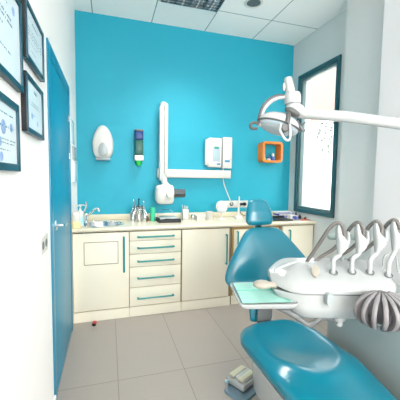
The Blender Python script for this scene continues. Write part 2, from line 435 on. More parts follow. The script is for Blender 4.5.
# black tray and paper
t = thing('tray', (.60, 3.12, .872), 'black shallow tray holding a white sheet on the worktop', 'tray')
b = B(); box(b, .485, .715, 3.01, 3.25, .8722, .880, .003); obj('tray_base', b, m_dark, t)
b = B()
for e in ((.485, .715, 3.01, 3.022), (.485, .715, 3.238, 3.25), (.485, .497, 3.022, 3.238), (.703, .715, 3.022, 3.238)): box(b, e[0], e[1], e[2], e[3], .880, .905, .003)
obj('rim', b, m_dark, t)
b = B(); pts_ = curve([(.505, 3.245, .90), (.53, 3.27, .965), (.60, 3.28, .985), (.67, 3.27, .965), (.70, 3.245, .90)]); tube(b, pts_, .0025, 6); obj('wire_loop', b, m_steel, t)
b = B(); loft(b, [[V((x, y0_, z + .904)) for x, z in ((.505, .001), (.56, .012), (.62, .008), (.695, .010), (.695, .013), (.62, .011), (.56, .015), (.505, .004))] for y0_ in (3.025, 3.235)]); tag(obj('paper_sheet', b, m_wplast), 'white paper sheet lying in the black tray', 'paper')

# white square cup with sticks
x, y = .805, 3.20
t = thing('stick_holder', (x, y, .872), 'square white holder for applicator sticks right of the black tray', 'holder')
b = B(); w = .034
for e in ((-w, w, -w, -w + .004), (-w, w, w - .004, w), (-w, -w + .004, -w, w), (w - .004, w, -w, w)): box(b, x + e[0], x + e[1], y + e[2], y + e[3], .872, .99, .001)
box(b, x - w, x + w, y - w, y + w, .872, .876); obj('holder_body', b, m_wplast, t)
for i, (dx, tx) in enumerate(((-.02, -.032), (.0, -.004), (.014, .010), (.022, .03))):
    b = B(); tube(b, [(x + dx * .6, y + (i % 2) * .012, .878), (x + tx, y + (i % 2) * .012, 1.035 - .004 * i)], .005, 8)
    tag(obj('applicator_stick', b, m_wplast), 'white applicator stick standing in the square white holder', 'stick', 'sticks in the white holder')
b = B(); lathe(b, [(.022, 0), (.023, .002), (.023, .05), (.018, .058), (.001, .060)], (.893, 3.20, .872), 18); tag(obj('metal_pot', b, m_steel), 'small grey metal pot between white holder and white box', 'pot')
t = thing('dressing_box', (.965, 3.14, .872), 'low white lidded box right of the grey metal pot', 'box')
obj('box_body', bx(.915, 1.01, 3.10, 3.18, .872, .918, bev=.004), m_wplast, t); obj('lid', bx(.91, 1.015, 3.095, 3.185, .918, .93, bev=.004), m_wplast, t)
b = B(); lathe(b, [(.030, 0), (.032, .003), (.040, .095), (.042, .098), (.038, .098), (.029, .006), (.001, .005)], (1.062, 3.12, .872), 22); tag(obj('plastic_cup', b, m_wplast), 'white plastic cup left of the round mirror', 'cup')

# round shade on a stand
x, y = 1.215, 3.14
t = thing('mirror', (x, y, .872), 'round white tabletop mirror on a slim stand', 'mirror')
b = B(); lathe(b, [(.038, 0), (.04, .004), (.03, .012), (.008, .018), (.007, .10), (.004, .104)], (x, y, .872), 20); obj('stand', b, m_wplast, t)
nrm = V((-.2, -.97, .06)).normalized()
b = B(); lathe(b, [(.045, .014), (.062, .010), (.068, 0), (.066, -.004), (.06, -.006), (.001, -.004)], V((x - .005, y - .005, 1.018)), 28, -nrm); obj('rim', b, m_wplast, t)
b = B(); lathe(b, [(.058, .0), (.056, .0025), (.001, .0025)], V((x - .005, y - .005, 1.018)) + nrm * .006, 28, nrm); obj('mirror_glass', b, M('mirror_glass', (150, 158, 160), .2, .6), t)
# white vertical stand
x, y = 1.44, 3.19
t = thing('curing_light', (x, y, .872), 'upright white wand on a charging base beside the outlets', 'lamp')
b = B(); loft(b, [ring((x, y, .872 + z), (1, 0, 0), (0, 1, 0), .046 * k, .04 * k, 20, 3) for k, z in ((1, 0), (1.02, .004), (.95, .02), (.55, .034))]); obj('base', b, m_wplast, t)
b = B(); tube(b, [(x, y, .90), (x, y, 1.0), (x + .004, y, 1.10), (x + .004, y, 1.13)], [.014, .012, .009, .006], 12); obj('wand', b, m_wplast, t)
# outlets
t = thing('wall_outlet', (1.46, YB, 1.02), 'white strip of sockets with black plug on the teal wall', 'outlet')
z = 1.025
obj('cover_plate', bx(1.285, 1.645, YB - .012, YB, .982, 1.066, bev=.004), m_wplast, t)
for xx in (1.335, 1.425, 1.515, 1.60):
    b = B(); lathe(b, [(.026, 0), (.026, .003), (.022, .0035), (.021, .001), (.001, .001)], (xx, YB - .012, z), 20, (0, -1, 0)); obj('socket', b, m_wplast if xx != 1.425 else m_gplast, t)
t = thing('plug', (1.6, YB - .03, .87), 'black plug with a dark cable in the right hand socket', 'plug')
b = B(); lathe(b, [(.02, 0), (.022, .02), (.015, .04), (.007, .05)], (1.59, YB - .016, z), 14, (0, -1, 0)); box(b, 1.53, 1.60, YB - .05, YB - .017, z - .014, z + .014, .006); obj('plug_body', b, m_dark, t)
b = B(); tube(b, curve([(1.54, YB - .04, z - .01), (1.50, YB - .05, .97), (1.55, YB - .06, .90), (1.62, YB - .06, .878)]), .005, 8); obj('cable', b, m_gplast, t)

# clutter under the window
t = thing('document_tray', (1.86, 3.0, .872), 'flat dark tray on the worktop right of the headrest', 'tray')
obj('tray_base', bx(1.70, 1.985, 2.905, 3.10, .8722, .885, bev=.003), m_dark, t); obj('rim', bx(1.70, 1.985, 3.092, 3.10, .885, .905, bev=.002), m_dark, t)
for i, (x0, x1, y0, y1, z0, z1, mm, lab) in enumerate((
    (1.90, 2.14, 3.13, 3.26, .872, .900, m_wplast, 'white flat packet at the bottom of the stack under the window'),
    (1.93, 2.15, 3.14, 3.25, .9005, .926, m_bluebox, 'blue printed box in the middle of the stack under the window'),
    (1.91, 2.11, 3.13, 3.25, .9265, .945, m_wplast, 'white box on top of the stack under the window'),
    (2.03, 2.12, 3.02, 3.10, .872, .915, m_wplast, 'small white carton in front of the boxes under the window'),
    (2.045, 2.09, 2.955, 2.99, .872, .905, m_bluebox, 'little blue carton at the front below the window'))):
    tt = thing('carton', ((x0 + x1) / 2, (y0 + y1) / 2, z0), lab, 'box')
    obj('carton_body', bx(x0, x1, y0, y1, z0, z1, bev=.002), mm, tt)
    obj('printed_panel', bx(x0 + .02, x1 - .02, y0 - .0015, y0 + .001, z0 + .006, z1 - .006), m_bluebox if mm is m_wplast else m_wplast, tt)
for x, y, h, mm, lab in ((2.165, 3.12, .07, m_dark, 'tall dark vial nearest the window corner'), (2.155, 3.03, .05, m_dark, 'short dark vial in front of the tall one'), (2.185, 2.97, .03, m_brown, 'low brown vial at the worktop end')):
    b = B(); lathe(b, [(.015, 0), (.017, .003), (.017, h * .7), (.009, h * .8), (.009, h), (.001, h + .001)], (x, y, .872), 14); tag(obj('vial', b, mm), lab, 'vial')
b = bx(2.09, 2.20, 2.89, 2.945, .872, .879, bev=.002); tag(obj('red_case', b, m_red), 'flat red case at the right end of the worktop', 'case')

# ------------------------------------------------------------------ wall mounted things on the teal wall
# towel / soap dispenser (white)
xd, zd = -.053, 1.68
t = thing('paper_dispenser', (xd, YB, 1.50), 'white rounded paper dispenser high on the teal wall', 'dispenser')
def egg(k):
    out = []
    for i in range(36):
        a = 2 * PI * i / 36; s, c_ = math.sin(a), math.cos(a)
        w = .104 * (1 - .12 * max(s, 0)); hgt = .185 if s > 0 else .165
        xx = math.copysign(abs(c_) ** (.8 if s < 0 else 1.0), c_) * w
        zz = math.copysign(abs(s) ** (.62 if s < 0 else 1.0), s) * hgt
        out.append((xx * k, zz * k))
    return out
b = B(); loft(b, [[V((xd + x, YB - d, zd + z)) for x, z in egg(k)] for k, d in ((.97, 0), (1, .01), (1, .07), (.93, .10), (.78, .115), (.5, .122), (.05, .124))]); obj('shell', b, m_wplast, t)
b = B(); loft(b, [[V((xd + x * .46, YB - d, zd - .072 + z * .40)) for x, z in egg(k)] for k, d in ((1, .10), (1, .124), (.9, .1275), (.05, .128))]); obj('viewing_window', b, m_lip, t)
obj('outlet_lip', bx(xd - .072, xd + .072, YB - .108, YB - .01, zd - .176, zd - .15, bev=.008), m_lip, t)
# mouthwash dispenser
xd = .316
t = thing('liquid_dispenser', (xd, YB, 1.47), 'slim blue and green liquid dispenser on the teal wall', 'dispenser')
def col(z0, z1, w, d0, d1, mm, nm, bev=.008): obj(nm, bx(xd - w, xd + w, YB - d1, YB - d0, z0, z1, bev=bev), mm, t)
col(1.825, 1.845, .047, .0, .085, m_gplast, 'lid'); col(1.735, 1.824, .044, .004, .08, m_darkblue, 'blue_reservoir'); col(1.572, 1.734, .044, .004, .08, m_darkgreen, 'green_reservoir')
col(1.512, 1.571, .047, 0, .085, m_wplast, 'pump_block')
b = B(); lathe(b, [(.034, 0), (.034, -.02), (.026, -.05), (.022, -.05)], (xd, YB - .045, 1.512), 18); obj('nozzle', b, m_brightgreen, t)

# x-ray arm
t = thing('xray_machine', (.95, YB, 1.33), 'white wall mounted dental x-ray arm with folded boom', 'x-ray machine')
obj('wall_rail', bx(.525, 1.39, YB - .06, YB, 1.335, 1.428, bev=.006), m_wplast, t)
obj('rail_end_cap', bx(.515, .545, YB - .066, YB, 1.33, 1.433, bev=.006), m_wplast, t)
b = B(); box(b, .528, .580, YB - .13, YB - .055, 1.30, 2.10, .012); obj('boom', b, m_wplast, t)
b = B(); box(b, .578, .616, YB - .15, YB - .07, 1.345, 2.125, .012); obj('folded_boom', b, m_wplast, t)
b = B(); lathe(b, [(.028, 0), (.034, .01), (.034, .05), (.02, .06)], (.572, YB - .1, 2.085), 18); obj('top_joint', b, m_wplast, t)
b = B(); tube(b, curve([(.578, YB - .11, 1.36), (.582, YB - .13, 1.28), (.612, YB - .16, 1.23), (.618, YB - .19, 1.16)]), [.034, .03], 14); obj('yoke', b, m_wplast, t)
hc = V((.578, YB - .20, 1.155))
b = B(); loft(b, [ring(hc + V((x, 0, 0)), (0, 1, 0), (0, 0, 1), .085 * k, .105 * k, 28, 3.2) for x, k in ((-.105, .55), (-.10, .75), (-.085, .92), (-.05, 1), (.05, 1), (.075, .92), (.085, .7))]); obj('tube_head', b, m_wplast, t)
b = B(); lathe(b, [(.033, 0), (.036, .008), (.036, .045), (.03, .052), (.001, .054)], hc + V((.028, -.086, .0)), 20, (0, -1, 0)); obj('pivot_cap', b, m_wplast, t)
b = B(); lathe(b, [(.050, 0), (.050, .02), (.046, .024), (.046, .13), (.043, .13), (.04, .02)], hc + V((.083, 0, .012)), 24, (1, 0, 0)); obj('cone', b, M('cone_grey', (58, 66, 70), .25, coat=.4), t, label='dark grey cone')
# control box
t = thing('xray_control_box', (1.18, YB, 1.45), 'white control box with keypad and handset on the teal wall', 'control box')
b = B(); box(b, 1.10, 1.265, YB - .075, YB, 1.462, 1.80, .014); obj('housing', b, m_wplast, t)
b = B(); tube(b, curve([(1.085, YB - .06, 1.49), (1.082, YB - .075, 1.56), (1.082, YB - .075, 1.70), (1.09, YB - .06, 1.775)]), .026, 12); obj('handset', b, m_wplast, t)
obj('keypad', bx(1.15, 1.24, YB - .079, YB - .074, 1.53, 1.70, bev=.001), M('keypad_lilac', (172, 182, 206), .4), t)
obj('display', bx(1.168, 1.222, YB - .082, YB - .078, 1.672, 1.70), M('display_green', (40, 150, 130), .3), t)
b = B()
for i in range(4):
    for j in range(3): box(b, 1.164 + j * .024, 1.178 + j * .024, YB - .083, YB - .078, 1.555 + i * .026, 1.570 + i * .026, .002)
obj('keys', b, M('keys_pale_green', (160, 200, 186), .5), t)
obj('blue_badge', bx(1.205, 1.245, YB - .079, YB - .074, 1.49, 1.507), M('badge_blue', (60, 130, 190), .5), t)
b = B(); tube(b, curve([(1.30, YB - .03, 1.45), (1.302, YB - .03, 1.34), (1.325, YB - .02, 1.25), (1.40, YB - .02, 1.08), (1.425, YB - .03, 1.02)]), .0065, 8); obj('cable', b, m_wplast, t)
t = thing('power_module', (1.33, YB, 1.45), 'narrow white module with blue badge beside the control box', 'control box')
obj('housing', bx(1.28, 1.395, YB - .07, YB, 1.452, 1.815, bev=.008), m_wplast, t)
obj('badge', bx(1.302, 1.365, YB - .0735, YB - .069, 1.525, 1.548), M('badge_teal', (40, 140, 180), .5), t)
obj('indicator', bx(1.366, 1.374, YB - .0735, YB - .069, 1.552, 1.560), m_red, t)
# orange cube shelf
ox0, ox1, oz0, oz1, oy = 1.765, 2.035, 1.535, 1.785, .13
t = thing('cube_shelf', ((ox0 + ox1) / 2, YB, oz0), 'orange rounded cube shelf on the teal wall near the corner', 'shelf')
b = B(); cxo, czo = (ox0 + ox1) / 2, (oz0 + oz1) / 2
o_ = rrect(ox1 - ox0, oz1 - oz0, .045, 7); i_ = rrect(ox1 - ox0 - .05, oz1 - oz0 - .05, .025, 7)
mk = lambda R_, d: [V((cxo + x, YB - d, czo + z)) for x, z in R_]
loft(b, [mk(o_, .001), mk(o_, oy), mk(i_, oy), mk(i_, .001)], closed=True); obj('shelf_box', b, m_orange, t, ang=30)
for i, (x, hh, mm, m2, lab) in enumerate(((1.805, .075, m_wplast, m_yellow, 'small white and yellow figurine on the left in the orange shelf'), (1.875, .05, m_bluebox, m_wplast, 'low blue and white figurine in the middle of the orange shelf'), (1.93, .09, m_wplast, m_bluebox, 'taller white figurine with blue base in the orange shelf'))):
    z = oz0 + .025; y = YB - .08
    t = thing('figurine', (x, y, z), lab, 'figurine')
    b = B(); lathe(b, [(.02, 0), (.025, .004), (.022, hh * .4), (.012, hh * .55)], (x, y, z), 14); obj('body', b, m2, t)
    b = B(); ell(b, (x, y, z + hh * .75), (1, 0, 0), (0, 1, 0), (0, 0, 1), .018, .018, hh * .28, 14, 8); obj('head', b, mm, t)

# ink broken into words along a line
m_words = M('printed_words', (60, 110, 130), .6)
nt = m_words.node_tree; N = nt.nodes; L = nt.links; bs = N['Principled BSDF']
tc = N.new('ShaderNodeTexCoord'); mp = N.new('ShaderNodeMapping'); mp.inputs['Scale'].default_value = (1, 90, 1); nz = N.new('ShaderNodeTexNoise'); nz.inputs['Scale'].default_value = 1; nz.inputs['Detail'].default_value = 1
L.new(tc.outputs['Object'], mp.inputs[0]); L.new(mp.outputs[0], nz.inputs['Vector'])
cr = N.new('ShaderNodeValToRGB'); cr.color_ramp.elements[0].position = .42; cr.color_ramp.elements[1].position = .5; cr.color_ramp.elements[0].color = srgb(222, 232, 236); cr.color_ramp.elements[1].color = srgb(60, 110, 130)
L.new(nz.outputs['Fac'], cr.inputs[0]); L.new(cr.outputs[0], bs.inputs['Base Color'])
# ------------------------------------------------------------------ left wall: certificates, socket, papers
def cert(y0, y1, z0, z1, label, seal, lines, fw=.02, ink=m_ink):
    t = thing('framed_certificate', (XL, (y0 + y1) / 2, z0), label, 'picture frame')
    D_ = .022
    b = frame_bm(XL + .001, XL + D_, y0, y1, z0, z1, fw, .002); obj('frame', b, m_frame, t)
    obj('side_panel', bx(XL + .001, XL + D_ - .003, y0 - .002, y0, z0 + .001, z1 - .001), m_framedark, t)
    obj('backing_sheet', bx(XL + .001, XL + .016, y0 + fw, y1 - fw, z0 + fw, z1 - fw), m_paper, t)
    W = y1 - y0 - 2 * fw; Hh = z1 - z0 - 2 * fw
    for fy0, fy1, fz, th in lines:
        y = y0 + fw + fy0 * W; ye = y0 + fw + fy1 * W; zc = z0 + fw + fz * Hh
        obj('text_line', bx(XL + .0155, XL + .0167, y, ye, zc - th / 2, zc + th / 2), m_words if ink is m_ink else ink, t)
    for sy, sz, r in seal:
        b = B(); lathe(b, [(r, 0), (r, .0012), (r * .6, .0013), (r * .55, .0004), (.001, .0004)], (XL + .0158, y0 + fw + sy * W, z0 + fw + sz * Hh), 18, (1, 0, 0))
        obj('seal', b, m_ink2, t)
cert(0.744, 1.262, 1.632, 1.942, 'large framed certificate at the top left, mostly cut off', [(.86, .82, .014)], [(.1, .72, .80, .008), (.1, .80, .66, .005), (.1, .82, .60, .005), (.1, .62, .50, .006), (.55, .78, .25, .004), (.1, .4, .2, .004)])
cert(1.321, 1.653, 1.784, 2.011, 'upper framed certificate nearest the blue door', [], [(.15, .7, .82, .006), (.1, .9, .62, .003), (.1, .9, .55, .003), (.1, .9, .48, .003), (.15, .6, .36, .003), (.2, .5, .2, .003)])
cert(1.302, 1.613, 1.501, 1.727, 'lower framed certificate nearest the blue door', [(.3, .3, .013), (.65, .2, .012)], [(.45, .65, .86, .012), (.15, .8, .60, .003), (.15, .85, .54, .003), (.2, .5, .34, .004)])
cert(0.800, 1.193, 1.346, 1.572, 'lower left framed certificate with blue seals', [(.62, .60, .022), (.84, .64, .014), (.52, .34, .014), (.55, .10, .014)], [(.1, .9, .84, .004), (.1, .9, .62, .005), (.1, .95, .40, .003), (.1, .9, .34, .003), (.1, .8, .22, .003)], .024)
t = thing('wall_socket', (XL, 1.62, .955), 'white double socket plate on the wall left of the door', 'socket')
obj('cover_plate', bx(XL, XL + .011, 1.535, 1.700, .955, 1.040, bev=.003), m_wplast, t)
for yy in (1.58, 1.655):
    b = B(); lathe(b, [(.021, 0), (.021, .002), (.018, .0025), (.017, .0005), (.001, .0005)], (XL + .011, yy, .998), 16, (1, 0, 0)); obj('socket_well', b, m_gplast, t)
for i, (y0, y1, z0, z1, mm, lab) in enumerate(((2.84, 3.12, 1.63, 1.84, m_paper, 'topmost white note pinned between the door and the corner'), (2.97, 3.22, 1.49, 1.61, m_lip, 'small grey framed note in the middle beside the door'), (2.90, 3.19, 1.28, 1.47, m_paper, 'lowest white note pinned between the door and the corner'))):
    t = thing('pinned_note', (XL, (y0 + y1) / 2, z0), lab, 'note')
    obj('sheet', bx(XL, XL + .006 + .008 * i, y0, y1, z0, z1, bev=.001), mm, t)
    obj('pin', bx(XL + .006 + .008 * i, XL + .011 + .008 * i, (y0 + y1) / 2 - .008, (y0 + y1) / 2 + .008, z1 - .02, z1 - .008), m_ink, t)
# red and black bit on the floor
t = thing('rubber_stopper', (-.135, 2.775, 0), 'tiny red and black stopper lying on the grey floor', 'stopper')
b = B(); lathe(b, [(.016, 0), (.018, .004), (.016, .02), (.001, .022)], (-.135, 2.775, .0), 14); obj('base', b, m_dark, t)
b = B(); ell(b, (-.128, 2.772, .028), (1, 0, 0), (0, 1, 0), (0, 0, 1), .018, .018, .014, 14, 8); obj('cap', b, m_red, t)

# ------------------------------------------------------------------ ceiling fittings
def fixture(x0, y0, label, lit):
    t = thing('ceiling_light', (x0 + .3, y0 + .3, ZC), label, 'ceiling light')
    b = frame_bm(0, .018, y0 + .004, y0 + .596, x0 + .004, x0 + .596, .018, .002)
    for v in b.verts: v.co = V((v.co.z, v.co.y, ZC - .018 + v.co.x))
    obj('trim_frame', b, m_wplast, t)
    if lit:
        obj('diffuser', bx(x0 + .022, x0 + .578, y0 + .022, y0 + .578, ZC - .012, ZC - .006), m_lightdiff, t)
    else:
        obj('reflector_tray', bx(x0 + .022, x0 + .578, y0 + .022, y0 + .578, ZC - .004, ZC - .001), m_alu, t)
        for i in range(4):
            xx = x0 + .093 + i * .138
            b = B(); tube(b, [(xx, y0 + .03, ZC - .014), (xx, y0 + .57, ZC - .014)], .008, 10); obj('tube', b, m_tube, t)
        b = B()
        for i in range(5):
            xx = x0 + .024 + i * .138; prism(b, [(xx - .010, y0 + .022, ZC - .004), (xx + .010, y0 + .022, ZC - .004), (xx, y0 + .022, ZC - .034)], (0, .556, 0))
        for j in range(13):
            yy = y0 + .03 + j * .045; box(b, x0 + .022, x0 + .578, yy - .002, yy + .002, ZC - .034, ZC - .018)
        obj('louvre', b, m_alu, t)
    return t
fixture(.455, 2.336, 'louvred square ceiling light next to the teal wall', False)
t = thing('ceiling_speaker', (1.337, 2.68, ZC), 'round white grille set in the ceiling right of the light', 'speaker')
b = B(); lathe(b, [(.085, 0), (.088, -.004), (.082, -.010), (.07, -.012), (.066, -.008)], (1.325, 2.70, ZC), 32); obj('ring', b, m_wplast, t)
b = B(); lathe(b, [(.066, 0), (.066, -.008), (.03, -.010), (.001, -.0105)], (1.325, 2.70, ZC), 32); obj('grille', b, m_gplast, t)

# ------------------------------------------------------------------ patient chair
RC = 0
ch = thing('dental_chair', (.985, 1.67, 0), 'turquoise dental patient chair with white base', 'dental chair', RC)
X_, Y_, Z_ = V((1, 0, 0)), V((0, 1, 0)), V((0, 0, 1))
def interp(tab, s):
    for (a, va), (c_, vc) in zip(tab, tab[1:]):
        if s <= c_:
            u = (s - a) / (c_ - a); u = u * u * (3 - 2 * u) if False else u
            return va + (vc - va) * u
    return tab[-1][1]
def smooth_tab(tab, s):
    P_ = curve([(a, v, 0) for a, v in tab], 8)
    return interp([(p_.x, p_.y) for p_ in P_], s)
# backrest: loft up the back
def backrest():
    b = B(); rings = []
    wtab = [(.40, .078), (.50, .085), (.56, .13), (.595, .22), (.625, .295), (.66, .334), (.70, .338), (.75, .312), (.80, .276), (.86, .230), (.92, .182), (.96, .150), (.985, .120), (.998, .09)]
    otab = [(.39, -.030), (.5, -.026), (.62, .060), (.70, .078), (.95, .050), (1.0, .046)]
    ttab = [(.40, .02), (.46, .028), (.54, .032), (.60, .042), (.66, .05), (.80, .052), (.91, .045), (.97, .034), (.998, .012)]
    n = 34
    for i in range(n + 1):
        z = .40 + (.998 - .40) * i / n
        y = .045 + (z - .40) * .26
        w = interp(wtab, z) if z > .5 else interp(wtab, z); tt = interp(ttab, z)
        rings.append(ring((interp(otab, z), y, z), X_, V((0, .968, -.25)), w, tt, 32, 2.8))
    loft(b, rings); return b
bk = obj('backrest', backrest(), m_blue, ch, local=True, ang=60)
sm = bk.modifiers.new('sub', 'SUBSURF'); sm.levels = 1; sm.render_levels = 1
b = B(); rings = []
for i in range(17):
    z = 1.008 + .182 * i / 16; u = i / 16
    w = interp([(0, .076), (.06, .094), (.2, .104), (.5, .096), (.85, .075), (.95, .06), (1, .034)], u); tt = interp([(0, .02), (.1, .036), (.5, .042), (.9, .03), (1, .01)], u)
    rings.append(ring((.026, .045 + (z - .40) * .26, z), X_, V((0, .968, -.25)), w, tt, 28, 2.6))
loft(b, rings); o = obj('headrest', b, m_blue, ch, local=True, ang=60); o.modifiers.new('sub', 'SUBSURF').levels = 1
b = B(); box(b, .0, .05, .225, .24, .95, 1.10, .003); obj('headrest_stem', b, m_steel, ch, local=True)
b = B(); box(b, -.080, .020, .000, .014, .28, .50, .004); obj('back_bracket', b, m_gplast, ch, local=True)
# seat and leg rest
def seat():
    b = B(); rings = []
    ztab = [(0, .405), (.03, .426), (.08, .432), (.14, .432), (.22, .431), (.32, .431), (.39, .434), (.47, .438), (.56, .430), (.80, .400), (1.0, .37), (1.15, .35)]
    wtab = [(0, .12), (.015, .185), (.05, .225), (.12, .253), (.25, .255), (.38, .253), (.46, .256), (.55, .246), (.70, .225), (.9, .21), (1.08, .19), (1.13, .16), (1.15, .10)]
    n = 60
    for i in range(n + 1):
        s = (i / n) ** 1.15 * 1.15
        w = interp(wtab, s); zt = smooth_tab(ztab, s); th = .056 * min(1, .35 + s / .05 * .65, .35 + (1.15 - s) / .05 * .65)
        rg = ring((0, -s, zt - th), X_, Z_, w, th, 72, 2.9)
        for p_ in rg:
            if p_.z > zt - th:
                r2 = (p_.x / .185) ** 2 + ((s - .29) / .25) ** 2
                if r2 < 1: p_.z -= .026 * (1 - r2) ** 1.5
                p_.z += .010 * math.exp(-((r2 ** .5 - 1.12) / .18) ** 2) * min(1, (p_.z - zt + th) / th)
        rings.append(rg)
    loft(b, rings); return b
o = obj('seat_cushion', seat(), m_blue, ch, local=True, ang=60); o.modifiers.new('sub', 'SUBSURF').levels = 1
b = B(); loft(b, [ring((0, -.60, z), X_, Y_, w, d, 32, 6) for z, w, d in ((.06, .13, .36), (.15, .225, .44), (.17, .232, .45), (.325, .236, .47), (.335, .236, .47))]); obj('seat_shell', b, m_unit, ch, local=True)
b = B(); loft(b, [ring((.02, -.5, z), X_, Y_, w, d, 28, 4) for z, w, d in ((0, .15, .34), (.03, .15, .34), (.045, .12, .30), (.065, .12, .30))]); obj('base', b, m_unit, ch, local=True)

# foot control
t = thing('foot_control', (.800, 1.675, 0), 'white foot pedal on a steel plate beside the chair', 'foot pedal', math.radians(28))
b = B(); loft(b, [ring((-.02, -.02, z), X_, Y_, .098 * k, .085 * k, 28, 4) for z, k in ((0, 1), (.006, 1), (.011, .96))]); obj('base_plate', b, m_plate, t, local=True)
b = B(); box(b, -.045, .115, -.055, .085, .012, .055, .012, 3); box(b, -.02, .115, -.045, .075, .045, .072, .012, 3); obj('pedal_body', b, m_unit, t, local=True)
for yy in (-.040, .028):
    b = B(); box(b, -.038, .095, yy, yy + .042, .062, .080, .008); obj('tread', b, m_pad, t, local=True)
b = B(); lathe(b, [(.013, .01), (.013, .045), (.015, .047), (.015, .062), (.001, .064)], (-.085, .045, 0), 14); obj('knob', b, m_chrome, t, local=True)

# ------------------------------------------------------------------ console (water unit) behind the seat
cs = thing('unit_console', (1.55, 1.15, 0), 'pale grey floor console standing behind the chair seat', 'console')
b = B(); box(b, 1.31, 1.80, .70, 1.56, 0, .68, .07, 5); obj('cabinet_body', b, m_console, cs)
obj('base_plinth', bx(1.33, 1.78, .72, 1.54, 0, .04, bev=.01), m_gplast, cs)
b = B(); tube(b, [(1.60, .92, .66), (1.60, .92, 1.62)], .032, 16); obj('lamp_column', b, m_unit, cs)

# ------------------------------------------------------------------ delivery unit
UR = -math.atan2(.2901543, .95688)
du = thing('delivery_unit', (V(pt(336, 300, 1.38)).x, V(pt(336, 300, 1.38)).y, .70), 'white instrument delivery unit with four hose arms', 'dental unit', UR)
UI = MW[du.name].inverted()
RX = V((math.cos(UR), math.sin(UR), 0)); RF = V((-math.sin(UR), math.cos(UR), 0))
def ab(a, bb, z): return RX * a + RF * bb + V((0, 0, z))
def sec(a, prof): return [ab(a, bb, z) for bb, z in prof]
# upper shell: sections across the width; each section is a wedge front to back
def upper(a):
    A0, A1 = .338, .905
    u = (a - A0) / (A1 - A0)
    l = min(1, max(0, u / .20)); l = math.sin(l * PI / 2)
    r = min(1, max(0, (1 - u) / .17)); r = math.sin(r * PI / 2) ** .7
    k = min(l, r)
    fz = .835 + .020 * (1 - l) ** 1.5; bm_ = 1.40
    dep_f = .05 + .09 * k; dep_b = .05 + .065 * k
    zt = .898 + .042 * k; zf = .858 + .008 * k
    f_, bk_ = bm_ - dep_f, bm_ + dep_b
    return [(f_ + .004, fz), (f_ - .001, fz + .004), (f_, zf - .006), (f_ + .008, zf + .004), (f_ + .03, zf + (zt - zf) * .30), (bm_, zf + (zt - zf) * .74), (bk_ - .03, zt - .002), (bk_ - .008, zt - .003), (bk_, zt - .012), (bk_, fz + .02), (bk_ - .004, fz)]
b = B(); As = [.338 + (.905 - .338) * (.5 - .5 * math.cos(PI * i / 24)) for i in range(25)]
loft(b, [sec(a, upper(a)) for a in As])
o = obj('upper_shell', b, m_unit, du, ang=40)
md = o.modifiers.new('sub', 'SUBSURF'); md.levels = 2; md.render_levels = 2
def lower(a):
    A0, A1 = .345, .885; u = (a - A0) / (A1 - A0)
    l = min(1, u / .26); r = min(1, (1 - u) / .3); k = min(l, r) ; k = math.sin(max(k, 0) * PI / 2)
    f_ = 1.268 + .06 * (1 - k); bk_ = 1.475 - .03 * (1 - k); zb = .834 - .02 - .098 * k
    return [(f_, .8345), (f_ + .001, .8345 - .5 * (.8345 - zb)), (f_ + .008, zb + .014), (f_ + .03, zb), (bk_ - .03, zb), (bk_, zb + .03), (bk_, .8345)]
b = B(); As = [.345 + (.885 - .345) * i / 22 for i in range(23)]
loft(b, [sec(a, lower(a)) for a in As]); obj('lower_shell', b, m_unit, du, ang=50)
# oval button, notch, left grip
def oval(px, py, t_, rx, rz, mm, nm, d=.004, tilt=0):
    c_ = pt(px, py, t_); n_ = -RF * .6 + V((0, 0, .8)); n_.normalize()
    up = n_.cross(RX) * -1; ux = RX * math.cos(tilt) + up * math.sin(tilt); uy = n_.cross(ux)
    b = B(); loft(b, [ring(c_ - n_ * .012, ux, uy, rx, rz, 20), ring(c_ + n_ * d, ux, uy, rx, rz, 20), ring(c_ + n_ * (d + .002), ux, uy, rx * .8, rz * .8, 20)]); return obj(nm, b, mm, du)
oval(315, 272, 1.372, .016, .034, m_btn, 'release_button', .010, .35)
c_ = pt(330, 300, 1.272); b = B(); loft(b, [ring(c_ + RF * d, RX, Z_, .013 * k, .028 * k, 20, 3) for d, k in ((.03, 1), (.0, 1), (-.003, .9))]); obj('hand_notch', b, m_lip, du)
c_ = pt(262, 284.5, 1.36); b = B(); ell(b, c_, RX, RF, Z_, .042, .032, .020, 20, 10); tube(b, [c_, pt(276, 285, 1.38)], [.016, .014], 12); obj('grip', b, m_btn, du)
b = B(); loft(b, [ring(p_, RF, Z_, .012 * w_, .007, 14, 2.6) for p_, w_ in ((pt(274.5, 270.5, 1.37), .8), (pt(280, 267, 1.385), 1.2), (pt(288, 263.6, 1.405), 1.3), (pt(297, 260.8, 1.43), .9))]); obj('side_lip', b, m_unit, du)
# pivot beneath
c_ = pt(339, 318, 1.36); b = B(); lathe(b, [(.03, .03), (.03, 0), (.026, -.008), (.017, -.01), (.017, -.032), (.012, -.036)], c_, 18); obj('pivot_knob', b, m_unit, du)
b = B(); tube(b, curve([ab(.66, 1.42, .735), ab(.70, 1.46, .715), (1.34, 1.28, .70), (1.48, 1.22, .70), (1.50, 1.20, .675)]), .03, 14); obj('support_arm', b, m_unit, du)
